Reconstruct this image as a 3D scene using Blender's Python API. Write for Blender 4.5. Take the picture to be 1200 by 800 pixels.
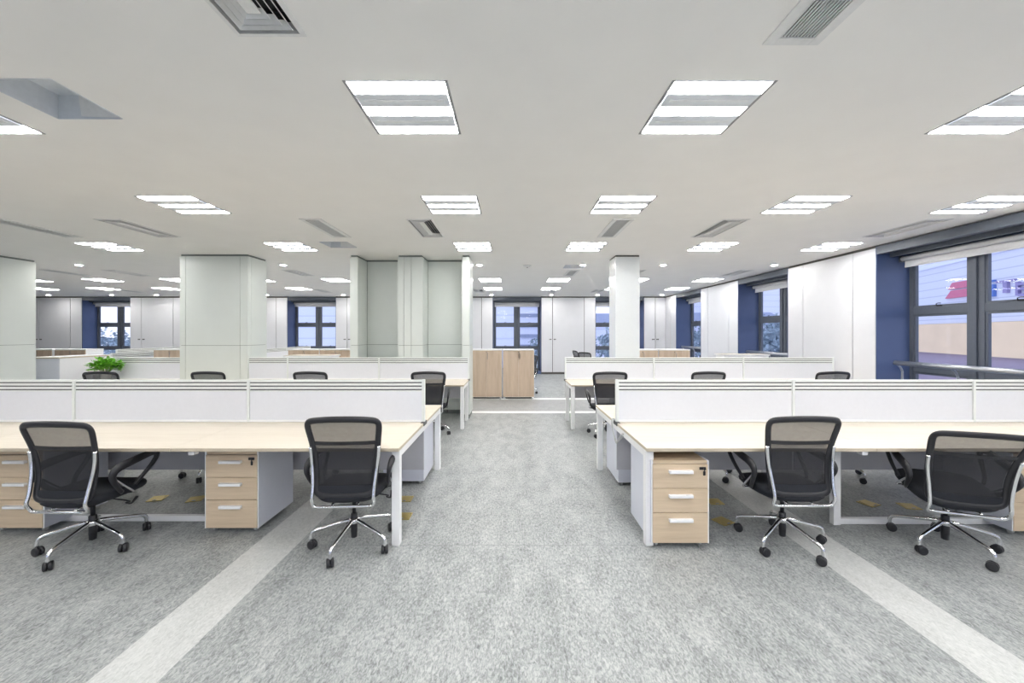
import bpy, bmesh, math, random
from mathutils import Vector, Matrix
R = math.radians
PI = math.pi
random.seed(7)
for _o in list(bpy.data.objects):
    bpy.data.objects.remove(_o, do_unlink=True)
SC = bpy.context.scene
COL = SC.collection

# ------------------------------------------------------------------ camera, world, exposure
cam_d = bpy.data.cameras.new('camera')
cam = bpy.data.objects.new('camera', cam_d); COL.objects.link(cam)
cam.location = (0, 0, 1.6); cam.rotation_euler = (R(90), 0, 0)
cam_d.sensor_width = 36; cam_d.lens = 36 * 460 / 1200
cam_d.shift_y = -9 / 1200; cam_d.clip_start = 0.05; cam_d.clip_end = 300
SC.camera = cam
SC.view_settings.view_transform = 'Standard'
SC.view_settings.look = 'None'
SC.view_settings.exposure = 0.19
SC.view_settings.gamma = 1.0
SC.view_settings.use_curve_mapping = False
SC.cycles.max_bounces = 12
SC.cycles.diffuse_bounces = 7
SC.cycles.glossy_bounces = 4
SC.cycles.transparent_max_bounces = 16
SC.cycles.sample_clamp_indirect = 8

LAMP = 35.0        # strength of the fluorescent strips
world = bpy.data.worlds.new('sky'); SC.world = world; world.use_nodes = True
wn = world.node_tree.nodes; wl = world.node_tree.links; wn.clear()
wo = wn.new('ShaderNodeOutputWorld'); wb = wn.new('ShaderNodeBackground')
wt = wn.new('ShaderNodeTexCoord'); wsx = wn.new('ShaderNodeSeparateXYZ'); wr = wn.new('ShaderNodeValToRGB')
wl.new(wt.outputs['Generated'], wsx.inputs[0]); wl.new(wsx.outputs['Z'], wr.inputs[0])
wr.color_ramp.elements[0].position = 0.0; wr.color_ramp.elements[0].color = (0.82, 0.85, 0.95, 1)
wr.color_ramp.elements[1].position = 0.6; wr.color_ramp.elements[1].color = (0.70, 0.78, 1.0, 1)
wl.new(wr.outputs[0], wb.inputs['Color']); wb.inputs['Strength'].default_value = 1.4
wl.new(wb.outputs[0], wo.inputs[0])

# ------------------------------------------------------------------ materials
def new_mat(name):
    m = bpy.data.materials.new(name); m.use_nodes = True
    m.node_tree.nodes.clear()
    return m, m.node_tree.nodes, m.node_tree.links

def plain(name, col, rough=0.5, metal=0.0, var=0.03, scale=30.0, spec=0.5, coat=0.0):
    m, n, l = new_mat(name)
    out = n.new('ShaderNodeOutputMaterial'); p = n.new('ShaderNodeBsdfPrincipled')
    tc = n.new('ShaderNodeTexCoord'); nz = n.new('ShaderNodeTexNoise'); nz.inputs['Scale'].default_value = scale
    nz.inputs['Detail'].default_value = 2
    cr = n.new('ShaderNodeValToRGB')
    cr.color_ramp.elements[0].position = 0.3; cr.color_ramp.elements[1].position = 0.7
    cr.color_ramp.elements[0].color = tuple(c * (1 - var) for c in col) + (1,)
    cr.color_ramp.elements[1].color = tuple(min(1, c * (1 + var)) for c in col) + (1,)
    l.new(tc.outputs['Object'], nz.inputs['Vector']); l.new(nz.outputs['Fac'], cr.inputs[0])
    l.new(cr.outputs[0], p.inputs['Base Color'])
    p.inputs['Roughness'].default_value = rough; p.inputs['Metallic'].default_value = metal
    p.inputs['Specular IOR Level'].default_value = spec
    p.inputs['Coat Weight'].default_value = coat
    l.new(p.outputs[0], out.inputs[0])
    return m

def wood(name, dark, light, axis='X', rough=0.42, fine=60.0):
    m, n, l = new_mat(name)
    out = n.new('ShaderNodeOutputMaterial'); p = n.new('ShaderNodeBsdfPrincipled')
    tc = n.new('ShaderNodeTexCoord'); mp = n.new('ShaderNodeMapping')
    sc = {'X': (0.6, 9, 9), 'Z': (9, 9, 0.6), 'Y': (9, 0.6, 9)}[axis]
    mp.inputs['Scale'].default_value = sc
    nz = n.new('ShaderNodeTexNoise'); nz.inputs['Scale'].default_value = 2.0
    nz.inputs['Detail'].default_value = 7; nz.inputs['Roughness'].default_value = 0.62; nz.inputs['Distortion'].default_value = 0.7
    cr = n.new('ShaderNodeValToRGB')
    cr.color_ramp.elements[0].position = 0.25; cr.color_ramp.elements[1].position = 0.75
    cr.color_ramp.elements[0].color = dark + (1,); cr.color_ramp.elements[1].color = light + (1,)
    nz2 = n.new('ShaderNodeTexNoise'); nz2.inputs['Scale'].default_value = 14.0; nz2.inputs['Detail'].default_value = 3
    mx = n.new('ShaderNodeMix'); mx.data_type = 'FLOAT'; mx.inputs[0].default_value = 0.3
    l.new(tc.outputs['Object'], mp.inputs[0]); l.new(mp.outputs[0], nz.inputs['Vector']); l.new(mp.outputs[0], nz2.inputs['Vector'])
    l.new(nz.outputs['Fac'], mx.inputs[2]); l.new(nz2.outputs['Fac'], mx.inputs[3])
    l.new(mx.outputs[0], cr.inputs[0]); l.new(cr.outputs[0], p.inputs['Base Color'])
    p.inputs['Roughness'].default_value = rough
    l.new(p.outputs[0], out.inputs[0])
    return m

def marbled(name, c0, c1, c2, rough=0.42):
    m, n, l = new_mat(name)
    out = n.new('ShaderNodeOutputMaterial'); p = n.new('ShaderNodeBsdfPrincipled')
    tc = n.new('ShaderNodeTexCoord'); mp = n.new('ShaderNodeMapping'); mp.inputs['Scale'].default_value = (1.0, 0.45, 1)
    a = n.new('ShaderNodeTexNoise'); a.inputs['Scale'].default_value = 80; a.inputs['Detail'].default_value = 7
    a.inputs['Roughness'].default_value = 0.72; a.inputs['Distortion'].default_value = 0.9
    b = n.new('ShaderNodeTexNoise'); b.inputs['Scale'].default_value = 7.0; b.inputs['Detail'].default_value = 4
    b.inputs['Distortion'].default_value = 0.6
    mx = n.new('ShaderNodeMix'); mx.data_type = 'FLOAT'; mx.inputs[0].default_value = 0.2
    cr = n.new('ShaderNodeValToRGB'); e = cr.color_ramp.elements
    e[0].position = 0.38; e[0].color = c0 + (1,); e[1].position = 0.62; e[1].color = c2 + (1,)
    k = e.new(0.49); k.color = c1 + (1,)
    l.new(tc.outputs['Object'], mp.inputs[0]); l.new(mp.outputs[0], a.inputs['Vector']); l.new(mp.outputs[0], b.inputs['Vector'])
    l.new(a.outputs['Fac'], mx.inputs[2]); l.new(b.outputs['Fac'], mx.inputs[3]); l.new(mx.outputs[0], cr.inputs[0])
    l.new(cr.outputs[0], p.inputs['Base Color']); p.inputs['Roughness'].default_value = rough
    p.inputs['Specular IOR Level'].default_value = 0.35
    l.new(p.outputs[0], out.inputs[0])
    return m

def emit(name, col, s):
    m, n, l = new_mat(name)
    out = n.new('ShaderNodeOutputMaterial'); e = n.new('ShaderNodeEmission')
    e.inputs[0].default_value = col + (1,); e.inputs[1].default_value = s
    l.new(e.outputs[0], out.inputs[0])
    return m

def mesh_cloth(name, col, cover):
    m, n, l = new_mat(name)
    out = n.new('ShaderNodeOutputMaterial'); mx = n.new('ShaderNodeMixShader'); t = n.new('ShaderNodeBsdfTransparent')
    p = n.new('ShaderNodeBsdfPrincipled'); p.inputs['Base Color'].default_value = col + (1,); p.inputs['Roughness'].default_value = 0.7
    tc = n.new('ShaderNodeTexCoord'); nz = n.new('ShaderNodeTexNoise'); nz.inputs['Scale'].default_value = 40
    mr = n.new('ShaderNodeMapRange'); mr.inputs['To Min'].default_value = cover - 0.03; mr.inputs['To Max'].default_value = cover + 0.03
    l.new(tc.outputs['Object'], nz.inputs['Vector']); l.new(nz.outputs['Fac'], mr.inputs['Value']); l.new(mr.outputs[0], mx.inputs[0])
    l.new(t.outputs[0], mx.inputs[1]); l.new(p.outputs[0], mx.inputs[2]); l.new(mx.outputs[0], out.inputs[0])
    return m

def glass_mat(name, tint):
    m, n, l = new_mat(name)
    out = n.new('ShaderNodeOutputMaterial'); mx = n.new('ShaderNodeMixShader'); t = n.new('ShaderNodeBsdfTransparent')
    t.inputs[0].default_value = tint + (1,)
    g = n.new('ShaderNodeBsdfGlossy'); g.inputs['Roughness'].default_value = 0.02
    f = n.new('ShaderNodeFresnel'); ge = n.new('ShaderNodeNewGeometry'); mr = n.new('ShaderNodeMapRange')
    mr.inputs['To Min'].default_value = 1.28; mr.inputs['To Max'].default_value = 1 / 1.28   # same reflectance from both faces
    l.new(ge.outputs['Backfacing'], mr.inputs['Value']); l.new(mr.outputs[0], f.inputs[0])
    l.new(f.outputs[0], mx.inputs[0]); l.new(t.outputs[0], mx.inputs[1]); l.new(g.outputs[0], mx.inputs[2]); l.new(mx.outputs[0], out.inputs[0])
    return m

M = {}
M['ceiling'] = plain('ceiling paint', (0.93, 0.915, 0.89), 0.85, var=0.01, scale=3)
M['white'] = plain('white lacquer', (0.88, 0.885, 0.90), 0.35, var=0.01)
M['column'] = plain('glossy white column', (0.70, 0.725, 0.73), 0.2, var=0.01)
M['wallpanel'] = plain('white wall panel', (0.70, 0.705, 0.735), 0.4, var=0.012, scale=4)
M['line'] = plain('white inlay', (0.86, 0.86, 0.85), 0.4)
M['green'] = plain('pale green grey panel', (0.68, 0.715, 0.68), 0.3, var=0.012, scale=4)
M['greenseam'] = plain('grey seam', (0.20, 0.22, 0.21), 0.7)
M['gap'] = plain('shadow gap metal', (0.09, 0.085, 0.08), 0.6)
M['floor'] = marbled('grey marbled lino', (0.15, 0.16, 0.16), (0.295, 0.31, 0.31), (0.475, 0.485, 0.48))
M['strip'] = marbled('pale marbled lino', (0.43, 0.44, 0.43), (0.53, 0.54, 0.53), (0.62, 0.625, 0.61))
M['band'] = marbled('mid grey lino', (0.24, 0.25, 0.25), (0.34, 0.345, 0.35), (0.42, 0.42, 0.42))
M['floorseam'] = plain('lino weld', (0.22, 0.23, 0.23), 0.6)
M['desk'] = wood('pale maple laminate', (0.61, 0.54, 0.44), (0.73, 0.665, 0.57), 'X')
M['deskedge'] = wood('maple edge band', (0.52, 0.45, 0.34), (0.62, 0.54, 0.42), 'X')
M['drawer'] = wood('warm maple front', (0.56, 0.43, 0.29), (0.74, 0.60, 0.44), 'X')
M['oak'] = wood('pinkish oak', (0.48, 0.36, 0.26), (0.66, 0.53, 0.41), 'Z')
M['metal_white'] = plain('white powder coat', (0.87, 0.87, 0.88), 0.4, var=0.01)
M['divider'] = plain('divider panel', (0.725, 0.74, 0.79), 0.35, var=0.01)
M['alu'] = plain('pale aluminium rail', (0.76, 0.79, 0.78), 0.4, var=0.02)
M['groove'] = plain('groove shade and cap grey', (0.10, 0.105, 0.105), 0.6)  # groove shadow put in as dark colour; also the cable caps' own grey
M['pedestal'] = plain('blue grey steel side', (0.66, 0.68, 0.76), 0.4, var=0.01)
M['modesty'] = plain('modesty panel', (0.50, 0.50, 0.54), 0.5, var=0.01)
M['frame'] = plain('slate window frame', (0.10, 0.115, 0.145), 0.45)
M['reveal'] = plain('navy reveal', (0.075, 0.11, 0.23), 0.4, var=0.04, scale=3)
M['blind'] = plain('blind fabric', (0.72, 0.72, 0.74), 0.6)
M['steel'] = plain('brushed steel', (0.50, 0.52, 0.56), 0.34, metal=0.9)
M['chrome'] = plain('chrome', (0.85, 0.85, 0.86), 0.08, metal=1.0, var=0.005)
M['black'] = plain('black plastic', (0.018, 0.018, 0.022), 0.4)
M['fabric'] = plain('black seat fabric', (0.012, 0.014, 0.02), 0.8, var=0.2, scale=200)
M['blackmesh'] = mesh_cloth('black mesh', (0.022, 0.022, 0.026), 0.75)
M['blackmesh2'] = mesh_cloth('black lumbar mesh', (0.012, 0.016, 0.030), 0.55)
M['brass'] = plain('brass', (0.62, 0.50, 0.20), 0.35, metal=0.8)
M['grille'] = plain('vent slat', (0.72, 0.73, 0.73), 0.5)
M['ventwhite'] = plain('vent white', (0.80, 0.80, 0.79), 0.5)
M['ventdark'] = plain('vent inside', (0.05, 0.05, 0.05), 0.8)
M['pocket'] = plain('pocket inside', (0.70, 0.73, 0.77), 0.5)
M['lamp'] = emit('lit tube', (1.0, 0.99, 0.97), LAMP)
M['spot'] = emit('lit spot', (1.0, 0.97, 0.92), 380.0)
M['fixture'] = plain('fixture body', (0.80, 0.83, 0.88), 0.5, var=0.01)
M['fixdark'] = plain('fixture corner metal', (0.25, 0.25, 0.26), 0.4)
M['louvre'] = plain('pale edge and tube reflection', (0.92, 0.94, 0.97), 0.25)
M['glass'] = glass_mat('window glass', (0.93, 0.95, 1.0))
M['leaf'] = plain('green leaf', (0.17, 0.47, 0.04), 0.45, var=0.45, scale=60)
M['stem'] = plain('leaf stem', (0.12, 0.25, 0.05), 0.6)
M['pot'] = plain('white ceramic', (0.85, 0.87, 0.86), 0.2)
M['soil'] = plain('soil', (0.04, 0.03, 0.02), 0.9)
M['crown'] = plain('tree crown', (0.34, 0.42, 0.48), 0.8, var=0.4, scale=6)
M['bark'] = plain('bark', (0.12, 0.10, 0.09), 0.9)
M['bounce_paving'] = plain('outside paving', (0.76, 0.76, 0.77), 0.8, scale=0.4)  # made pale to bounce daylight up onto the ceiling
M['cable'] = plain('grey cable', (0.45, 0.46, 0.46), 0.5)

# ------------------------------------------------------------------ mesh builder
class MB:
    def __init__(s): s.bm = bmesh.new(); s.mi = 0
    def _tag(s, faces):
        for f in faces: f.material_index = s.mi
    def box(s, x0, x1, y0, y1, z0, z1, bev=0.0, seg=2):
        x0, x1 = min(x0, x1), max(x0, x1); y0, y1 = min(y0, y1), max(y0, y1); z0, z1 = min(z0, z1), max(z0, z1)
        b = s.bm
        vs = [b.verts.new(p) for p in ((x0,y0,z0),(x1,y0,z0),(x1,y1,z0),(x0,y1,z0),(x0,y0,z1),(x1,y0,z1),(x1,y1,z1),(x0,y1,z1))]
        fs = [b.faces.new([vs[i] for i in q]) for q in ((0,3,2,1),(4,5,6,7),(0,1,5,4),(1,2,6,5),(2,3,7,6),(3,0,4,7))]
        s._tag(fs)
        if bev > 0:
            es = list({e for f in fs for e in f.edges})
            r = bmesh.ops.bevel(b, geom=es, offset=bev, segments=seg, affect='EDGES', profile=0.5)
            s._tag(r['faces'])
        return s
    def quad(s, pts):
        f = s.bm.faces.new([s.bm.verts.new(p) for p in pts]); s._tag([f]); return s
    def tube(s, path, rad, seg=8, closed=False, caps=True, flat=None, up=(0, 0, 1), smooth=True):
        """sweep a circle (or ellipse: flat=(a,b), a along 'up'-side, b across) along path"""
        P = [Vector(p) for p in path]; n = len(P); rings = []
        up = Vector(up)
        prev = None
        for i in range(n):
            if closed: t = P[(i + 1) % n] - P[i - 1]
            else: t = P[min(i + 1, n - 1)] - P[max(i - 1, 0)]
            t.normalize()
            if prev is None:
                side = t.cross(up)
                if side.length < 1e-3: side = t.cross(Vector((1, 0, 0)))
            else:
                side = prev - t * prev.dot(t)
            side.normalize(); prev = side.copy()
            if flat:
                sd = t.cross(up)
                if sd.length > 0.05:
                    sd.normalize()
                    if sd.dot(side) < 0: sd = -sd
                    side = sd; prev = side.copy()
            nor = side.cross(t).normalized()
            r = rad[i] if isinstance(rad, (list, tuple)) else rad
            a, c = (flat[0], flat[1]) if flat else (1, 1)
            ring = []
            for k in range(seg):
                th = 2 * PI * k / seg
                ring.append(s.bm.verts.new(P[i] + side * (math.cos(th) * r * a) + nor * (math.sin(th) * r * c)))
            rings.append(ring)
        fs = []
        for i in range(n if closed else n - 1):
            A, B = rings[i], rings[(i + 1) % n]
            for k in range(seg):
                fs.append(s.bm.faces.new((A[k], A[(k + 1) % seg], B[(k + 1) % seg], B[k])))
        if caps and not closed:
            fs.append(s.bm.faces.new(rings[0][::-1])); fs.append(s.bm.faces.new(rings[-1]))
        for f in fs: f.smooth = smooth
        s._tag(fs); return s
    def lathe(s, prof, cx=0, cy=0, cz=0, seg=20, M4=None):
        rings = []
        for r, z in prof:
            ring = []
            for k in range(seg):
                th = 2 * PI * k / seg
                v = Vector((r * math.cos(th), r * math.sin(th), z))
                if M4: v = M4 @ v
                ring.append(s.bm.verts.new(v + Vector((cx, cy, cz))))
            rings.append(ring)
        fs = []
        for A, B in zip(rings, rings[1:]):
            for k in range(seg):
                f = s.bm.faces.new((A[k], A[(k + 1) % seg], B[(k + 1) % seg], B[k])); f.smooth = True; fs.append(f)
        fs.append(s.bm.faces.new(rings[0][::-1])); fs.append(s.bm.faces.new(rings[-1]))
        s._tag(fs); return s
    def build(s, name, mats, parent=None, loc=None):
        me = bpy.data.meshes.new(name)
        bmesh.ops.recalc_face_normals(s.bm, faces=s.bm.faces)
        s.bm.to_mesh(me); s.bm.free()
        if not isinstance(mats, (list, tuple)): mats = [mats]
        for m in mats: me.materials.append(m)
        o = bpy.data.objects.new(name, me); COL.objects.link(o)
        if parent: o.parent = parent
        if loc: o.location = loc
        return o

def thing(name, label, cat, loc=(0, 0, 0), rz=0.0, group=None, kind=None):
    o = bpy.data.objects.new(name, None); COL.objects.link(o)
    o.empty_display_size = 0.2
    o.location = loc; o.rotation_euler = (0, 0, rz)
    tag(o, label, cat, group, kind)
    return o
def tag(o, label=None, cat=None, group=None, kind=None):
    if label: o['label'] = label
    if cat: o['category'] = cat
    if group: o['group'] = group
    if kind: o['kind'] = kind
    return o
KIDS = {}
def kids(o): return [c for c in bpy.data.objects if c.parent is o]
def copy_tree(src, parent=None, depth=0):
    c = src.copy(); COL.objects.link(c)
    if parent is not None: c.parent = parent
    if src.name not in KIDS: KIDS[src.name] = kids(src)
    for k in KIDS[src.name]: copy_tree(k, c, depth + 1)
    return c
def dup(src, loc, rz, label, group=None):
    c = copy_tree(src); c.location = loc; c.rotation_euler = (0, 0, rz); c['label'] = label
    if group: c['group'] = group
    return c
def smooth_path(pts, n=6, closed=False):
    P = [Vector(p) for p in pts]; out = []; m = len(P)
    rng = range(m) if closed else range(m - 1)
    for i in rng:
        if closed: a, b, c, d = P[(i - 1) % m], P[i], P[(i + 1) % m], P[(i + 2) % m]
        else: a, b, c, d = P[max(i - 1, 0)], P[i], P[i + 1], P[min(i + 2, m - 1)]
        for k in range(n):
            t = k / n
            out.append(0.5 * ((2 * b) + (c - a) * t + (2 * a - 5 * b + 4 * c - d) * t * t + (3 * b - a - 3 * c + d) * t ** 3))
    if not closed: out.append(P[-1])
    return out

CH = 3.08                                   # ceiling height
XR, YB, XL, YF = 6.1, 15.6, -21.0, -5.0     # room faces
DEP = 0.56                                  # window recess depth

# ------------------------------------------------------------------ grid sheet with holes / coloured cells
def sheet(x0, x1, y0, y1, z, rects, holes, down=False):
    """rects: list of (xa,xb,ya,yb,mat index); holes: list of (xa,xb,ya,yb)"""
    xs = {x0, x1}; ys = {y0, y1}
    for r in rects: xs |= {r[0], r[1]}; ys |= {r[2], r[3]}
    for h in holes: xs |= {h[0], h[1]}; ys |= {h[2], h[3]}
    xs = sorted(x for x in xs if x0 <= x <= x1); ys = sorted(y for y in ys if y0 <= y <= y1)
    xs = [x for i, x in enumerate(xs) if i == 0 or x - xs[i-1] > 1e-6]; ys = [y for i, y in enumerate(ys) if i == 0 or y - ys[i-1] > 1e-6]
    bm = bmesh.new()
    V = [[bm.verts.new((x, y, z)) for y in ys] for x in xs]
    for i in range(len(xs) - 1):
        for j in range(len(ys) - 1):
            cx, cy = (xs[i] + xs[i+1]) / 2, (ys[j] + ys[j+1]) / 2
            if any(h[0] < cx < h[1] and h[2] < cy < h[3] for h in holes): continue
            q = (V[i][j], V[i+1][j], V[i+1][j+1], V[i][j+1])
            f = bm.faces.new(q[::-1] if down else q)
            for r in rects:
                if r[0] < cx < r[1] and r[2] < cy < r[3]: f.material_index = r[4]
    for v in [v for v in bm.verts if not v.link_faces]: bm.verts.remove(v)
    return bm

# ------------------------------------------------------------------ floor
frects = []
for (a, b) in ((2.97, 2.975), (4.07, 4.075), (6.88, 6.886), (1.45, 1.455)):
    frects.append((-1.62, 2.17, a, b, 3))
frects += [(-1.955, -1.63, YF, 7.93, 1), (2.18, 2.50, YF, 7.93, 1)]
frects += [(XL, XR, 8.13, 9.55, 2), (XL, XR, 7.93, 8.13, 4), (XL, XR, 9.55, 9.78, 4)]
bm = sheet(XL, XR + DEP + .14, YF - .7, YB + DEP + .14, 0.0, frects, [])
# give the floor its thickness
me = bpy.data.meshes.new('floor'); bm.to_mesh(me); bm.free()
for m in ('floor', 'strip', 'band', 'floorseam', 'line'): me.materials.append(M[m])
fl = bpy.data.objects.new('floor', me); COL.objects.link(fl)
tag(fl, 'grey marbled lino floor with pale strips running across it', 'floor', kind='structure')

# ------------------------------------------------------------------ ceiling fixtures positions
LIGHTS = [  # x, y, label
 (-3.76, 2.60, 'three-strip ceiling light cut by the photo edge, beyond the big grey ceiling pocket'),
 (-0.685, 2.60, 'large three-strip ceiling light near the ringed air diffuser at the top of the photo'),
 (1.245, 2.60, 'large three-strip ceiling light near the slatted return grille at the top of the photo'),
 (3.36, 2.60, 'three-strip ceiling light cut by the photo edge above the big window'),
 (-3.75, 4.52, 'three-strip ceiling light in the second row, up and to the left of the wide pillar'),
 (-0.68, 4.52, 'three-strip ceiling light in the second row, straight behind the large one beside the ringed diffuser'),
 (1.255, 4.52, 'three-strip ceiling light in the second row, just in front of a slatted grille'),
 (3.35, 4.52, 'three-strip ceiling light in the second row, one in from the window wall'),
 (5.42, 4.52, 'three-strip ceiling light in the second row, tight against the window wall'),
 (-6.83, 6.68, 'three-strip ceiling light in the third row, farthest from the window wall'),
 (-3.75, 6.68, 'three-strip ceiling light in the third row, between the wide pillar and the alcove wall'),
 (-0.66, 6.68, 'three-strip ceiling light in the third row, right at the end of the alcove wall'),
 (1.25, 6.68, 'three-strip ceiling light in the third row, just in front of the square white column'),
 (3.40, 6.68, 'three-strip ceiling light in the third row, between column and window wall'),
 (5.42, 6.68, 'three-strip ceiling light in the third row, tight against the window wall'),
 (-13.3, 10.85, 'small distant ceiling light in the fourth row, seen beside the edge pillar'),
 (-11.3, 10.85, 'small distant ceiling light in the fourth row, in front of the farthest window'),
 (-9.2, 10.85, 'small distant ceiling light in the fourth row, partly hidden by the wide pillar'),
 (-7.0, 10.85, 'small distant ceiling light in the fourth row, peeking out beside the wide pillar'),
 (-4.85, 10.85, 'small distant ceiling light in the fourth row, cut by the alcove wall edge'),
 (-0.60, 10.85, 'small distant ceiling light in the fourth row, above the wooden cabinets by the aisle'),
 (1.28, 10.85, 'small distant ceiling light in the fourth row, before the square white column'),
 (3.40, 10.85, 'small distant ceiling light in the fourth row, half hidden behind the square white column'),
 (5.40, 10.85, 'small distant ceiling light in the fourth row, close to the window wall'),
 (-15.5, 12.9, 'small distant ceiling light in the last row, seen beside the edge pillar'),
 (-13.4, 12.9, 'small distant ceiling light in the last row, in front of the farthest window'),
 (-11.3, 12.9, 'small distant ceiling light in the last row, touching the wide pillar outline'),
 (-7.0, 12.9, 'small distant ceiling light in the last row, between wide pillar and alcove wall'),
 (-0.62, 12.9, 'small distant ceiling light in the last row, above the wooden cabinets by the aisle'),
 (1.27, 12.9, 'small distant ceiling light in the last row, over the white cupboards past the aisle'),
 (5.42, 12.9, 'small distant ceiling light in the last row, close to the window wall'),
]
HID = [(-2.75, 10.85), (-9.2, 12.9), (-4.85, 12.9), (-2.75, 12.9), (3.40, 12.9)]
for (x, y), lb in zip(HID, ('ceiling light in the fourth row hidden behind the alcove wall', 'ceiling light in the last row hidden behind the wide pillar', 'ceiling light in the last row hidden behind the alcove wall, nearer the pillar',
     'ceiling light in the last row hidden behind the alcove wall, nearer the aisle', 'ceiling light in the last row hidden behind the square white column')):
    LIGHTS.append((x, y, lb))
OUTL = 'unseen three-strip ceiling light added to light the room'  # lamps added out of view only to brighten the room
for (x, y) in ((-6.83, 2.6), (-9.9, 2.6), (5.42, 2.6), (-6.83, 4.52), (-9.9, 4.52), (-9.9, 6.68)):
    LIGHTS.append((x, y, OUTL))
for y in (0.4, -1.7, -3.8):
    for x in (-6.83, -3.75, -0.68, 1.25, 3.35, 5.42): LIGHTS.append((x, y, OUTL))
DIFF = [(-1.19, 1.48, 'ringed rectangular air diffuser at the top edge of the photo'),
 (-5.23, 5.53, 'ringed air diffuser ahead of the wide pillar, seen as a dark wedge'),
 (-1.20, 5.53, 'ringed air diffuser just in front of the alcove wall'),
 (2.90, 5.53, 'ringed air diffuser between square column and window wall, in front of a light'),
 (5.52, 5.53, 'faint ringed air diffuser next to the big window'),
 (-9.35, 9.55, 'distant ringed air diffuser in the far area beyond the edge pillar'),
 (-5.18, 9.55, 'distant ringed air diffuser between the wide pillar and the alcove wall'),
 (2.95, 9.55, 'distant ringed air diffuser peeking from behind the square column'),
 (5.45, 9.55, 'distant ringed air diffuser beside the second window of the window wall'),
 (-1.15, 13.55, 'tiny ringed air diffuser above the middle far window'),
 (2.95, 13.55, 'tiny ringed air diffuser above the far white cupboards')]
GRIL = [(1.42, 1.52, 'slatted return air grille at the top edge of the photo'),
 (-6.70, 5.53, 'long dark return air grille meeting the photo edge'),
 (-2.60, 5.53, 'slatted return air grille in front of the gap between pillar and alcove wall'),
 (1.44, 5.53, 'slatted return air grille ahead of the square white column'),
 (-10.8, 9.55, 'distant slatted return grille beyond the edge pillar'),
 (1.44, 9.55, 'distant slatted return grille beside the open ceiling hatch'),
 (-13.2, 13.55, 'tiny slatted return grille in front of the farthest window'),
 (-6.55, 13.55, 'tiny slatted return grille in front of the second far window'),
 (1.42, 13.55, 'tiny slatted return grille over the far white cupboards')]
POCK = [(-2.90, 2.49, 'large square grey pocket opened in the ceiling near the photo edge'),
 (-2.88, 6.52, 'small square grey pocket opened in the ceiling above the alcove wall gap'),
 (1.37, 8.65, 'small square pocket opened in the ceiling next to the distant return grille')]
SPOTS = [(-9.31, 8.44, 'round lit downlight in the far area beside the edge pillar'),
 (-4.92, 8.44, 'round lit downlight between the wide pillar and the alcove wall'),
 (-0.70, 8.44, 'round lit downlight at the end of the alcove wall'),
 (1.523, 8.44, 'round lit downlight just beside the square column, aisle side'),
 (3.25, 8.44, 'round lit downlight just beside the square column, window side'),
 (5.64, 8.44, 'round lit downlight next to the second window'),
 (-17.6, 14.9, 'tiny downlight close to the far wall beside the edge pillar'),
 (-15.2, 14.9, 'tiny downlight close to the far wall over the farthest window'),
 (-13.5, 14.9, 'tiny downlight close to the far wall beside the wide pillar'),
 (-9.3, 14.9, 'tiny downlight close to the far wall before the second far window'),
 (-6.4, 14.9, 'tiny downlight close to the far wall at the alcove wall edge'),
 (-0.78, 14.9, 'tiny downlight close to the far wall over the middle far window'),
 (1.5, 14.9, 'tiny downlight close to the far wall over the handled cupboard doors'),
 (3.25, 14.9, 'tiny downlight close to the far wall over the window beside the column'),
 (5.7, 14.9, 'tiny downlight close to the far wall in the window wall corner')]
holes = [(x - .3, x + .3, y - .3, y + .3) for x, y, _ in LIGHTS]
holes += [(x - .15, x + .15, y - .45, y + .45) for x, y, _ in DIFF]
holes += [(x - .09, x + .09, y - .44, y + .44) for x, y, _ in GRIL]
holes += [(x - .22, x + .22, y - .21, y + .21) for x, y, _ in POCK]
bm = sheet(XL, XR + DEP + .14, YF - .7, YB + DEP + .14, CH, [], holes, down=True)
me = bpy.data.meshes.new('ceiling'); bm.to_mesh(me); bm.free(); me.materials.append(M['ceiling'])
ce = bpy.data.objects.new('ceiling', me); COL.objects.link(ce)
tag(ce, 'smooth warm white ceiling full of recessed lights and vents', 'ceiling', kind='structure')
roof = MB().box(XL - .3, XR + DEP + .3, YF - .9, YB + DEP + .3, CH + .36, CH + .5).build('roof', M['gap'])  # added out of view to keep sky light out of the ceiling holes
tag(roof, 'unseen slab added above the ceiling to block sky light', 'roof', kind='structure')

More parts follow.
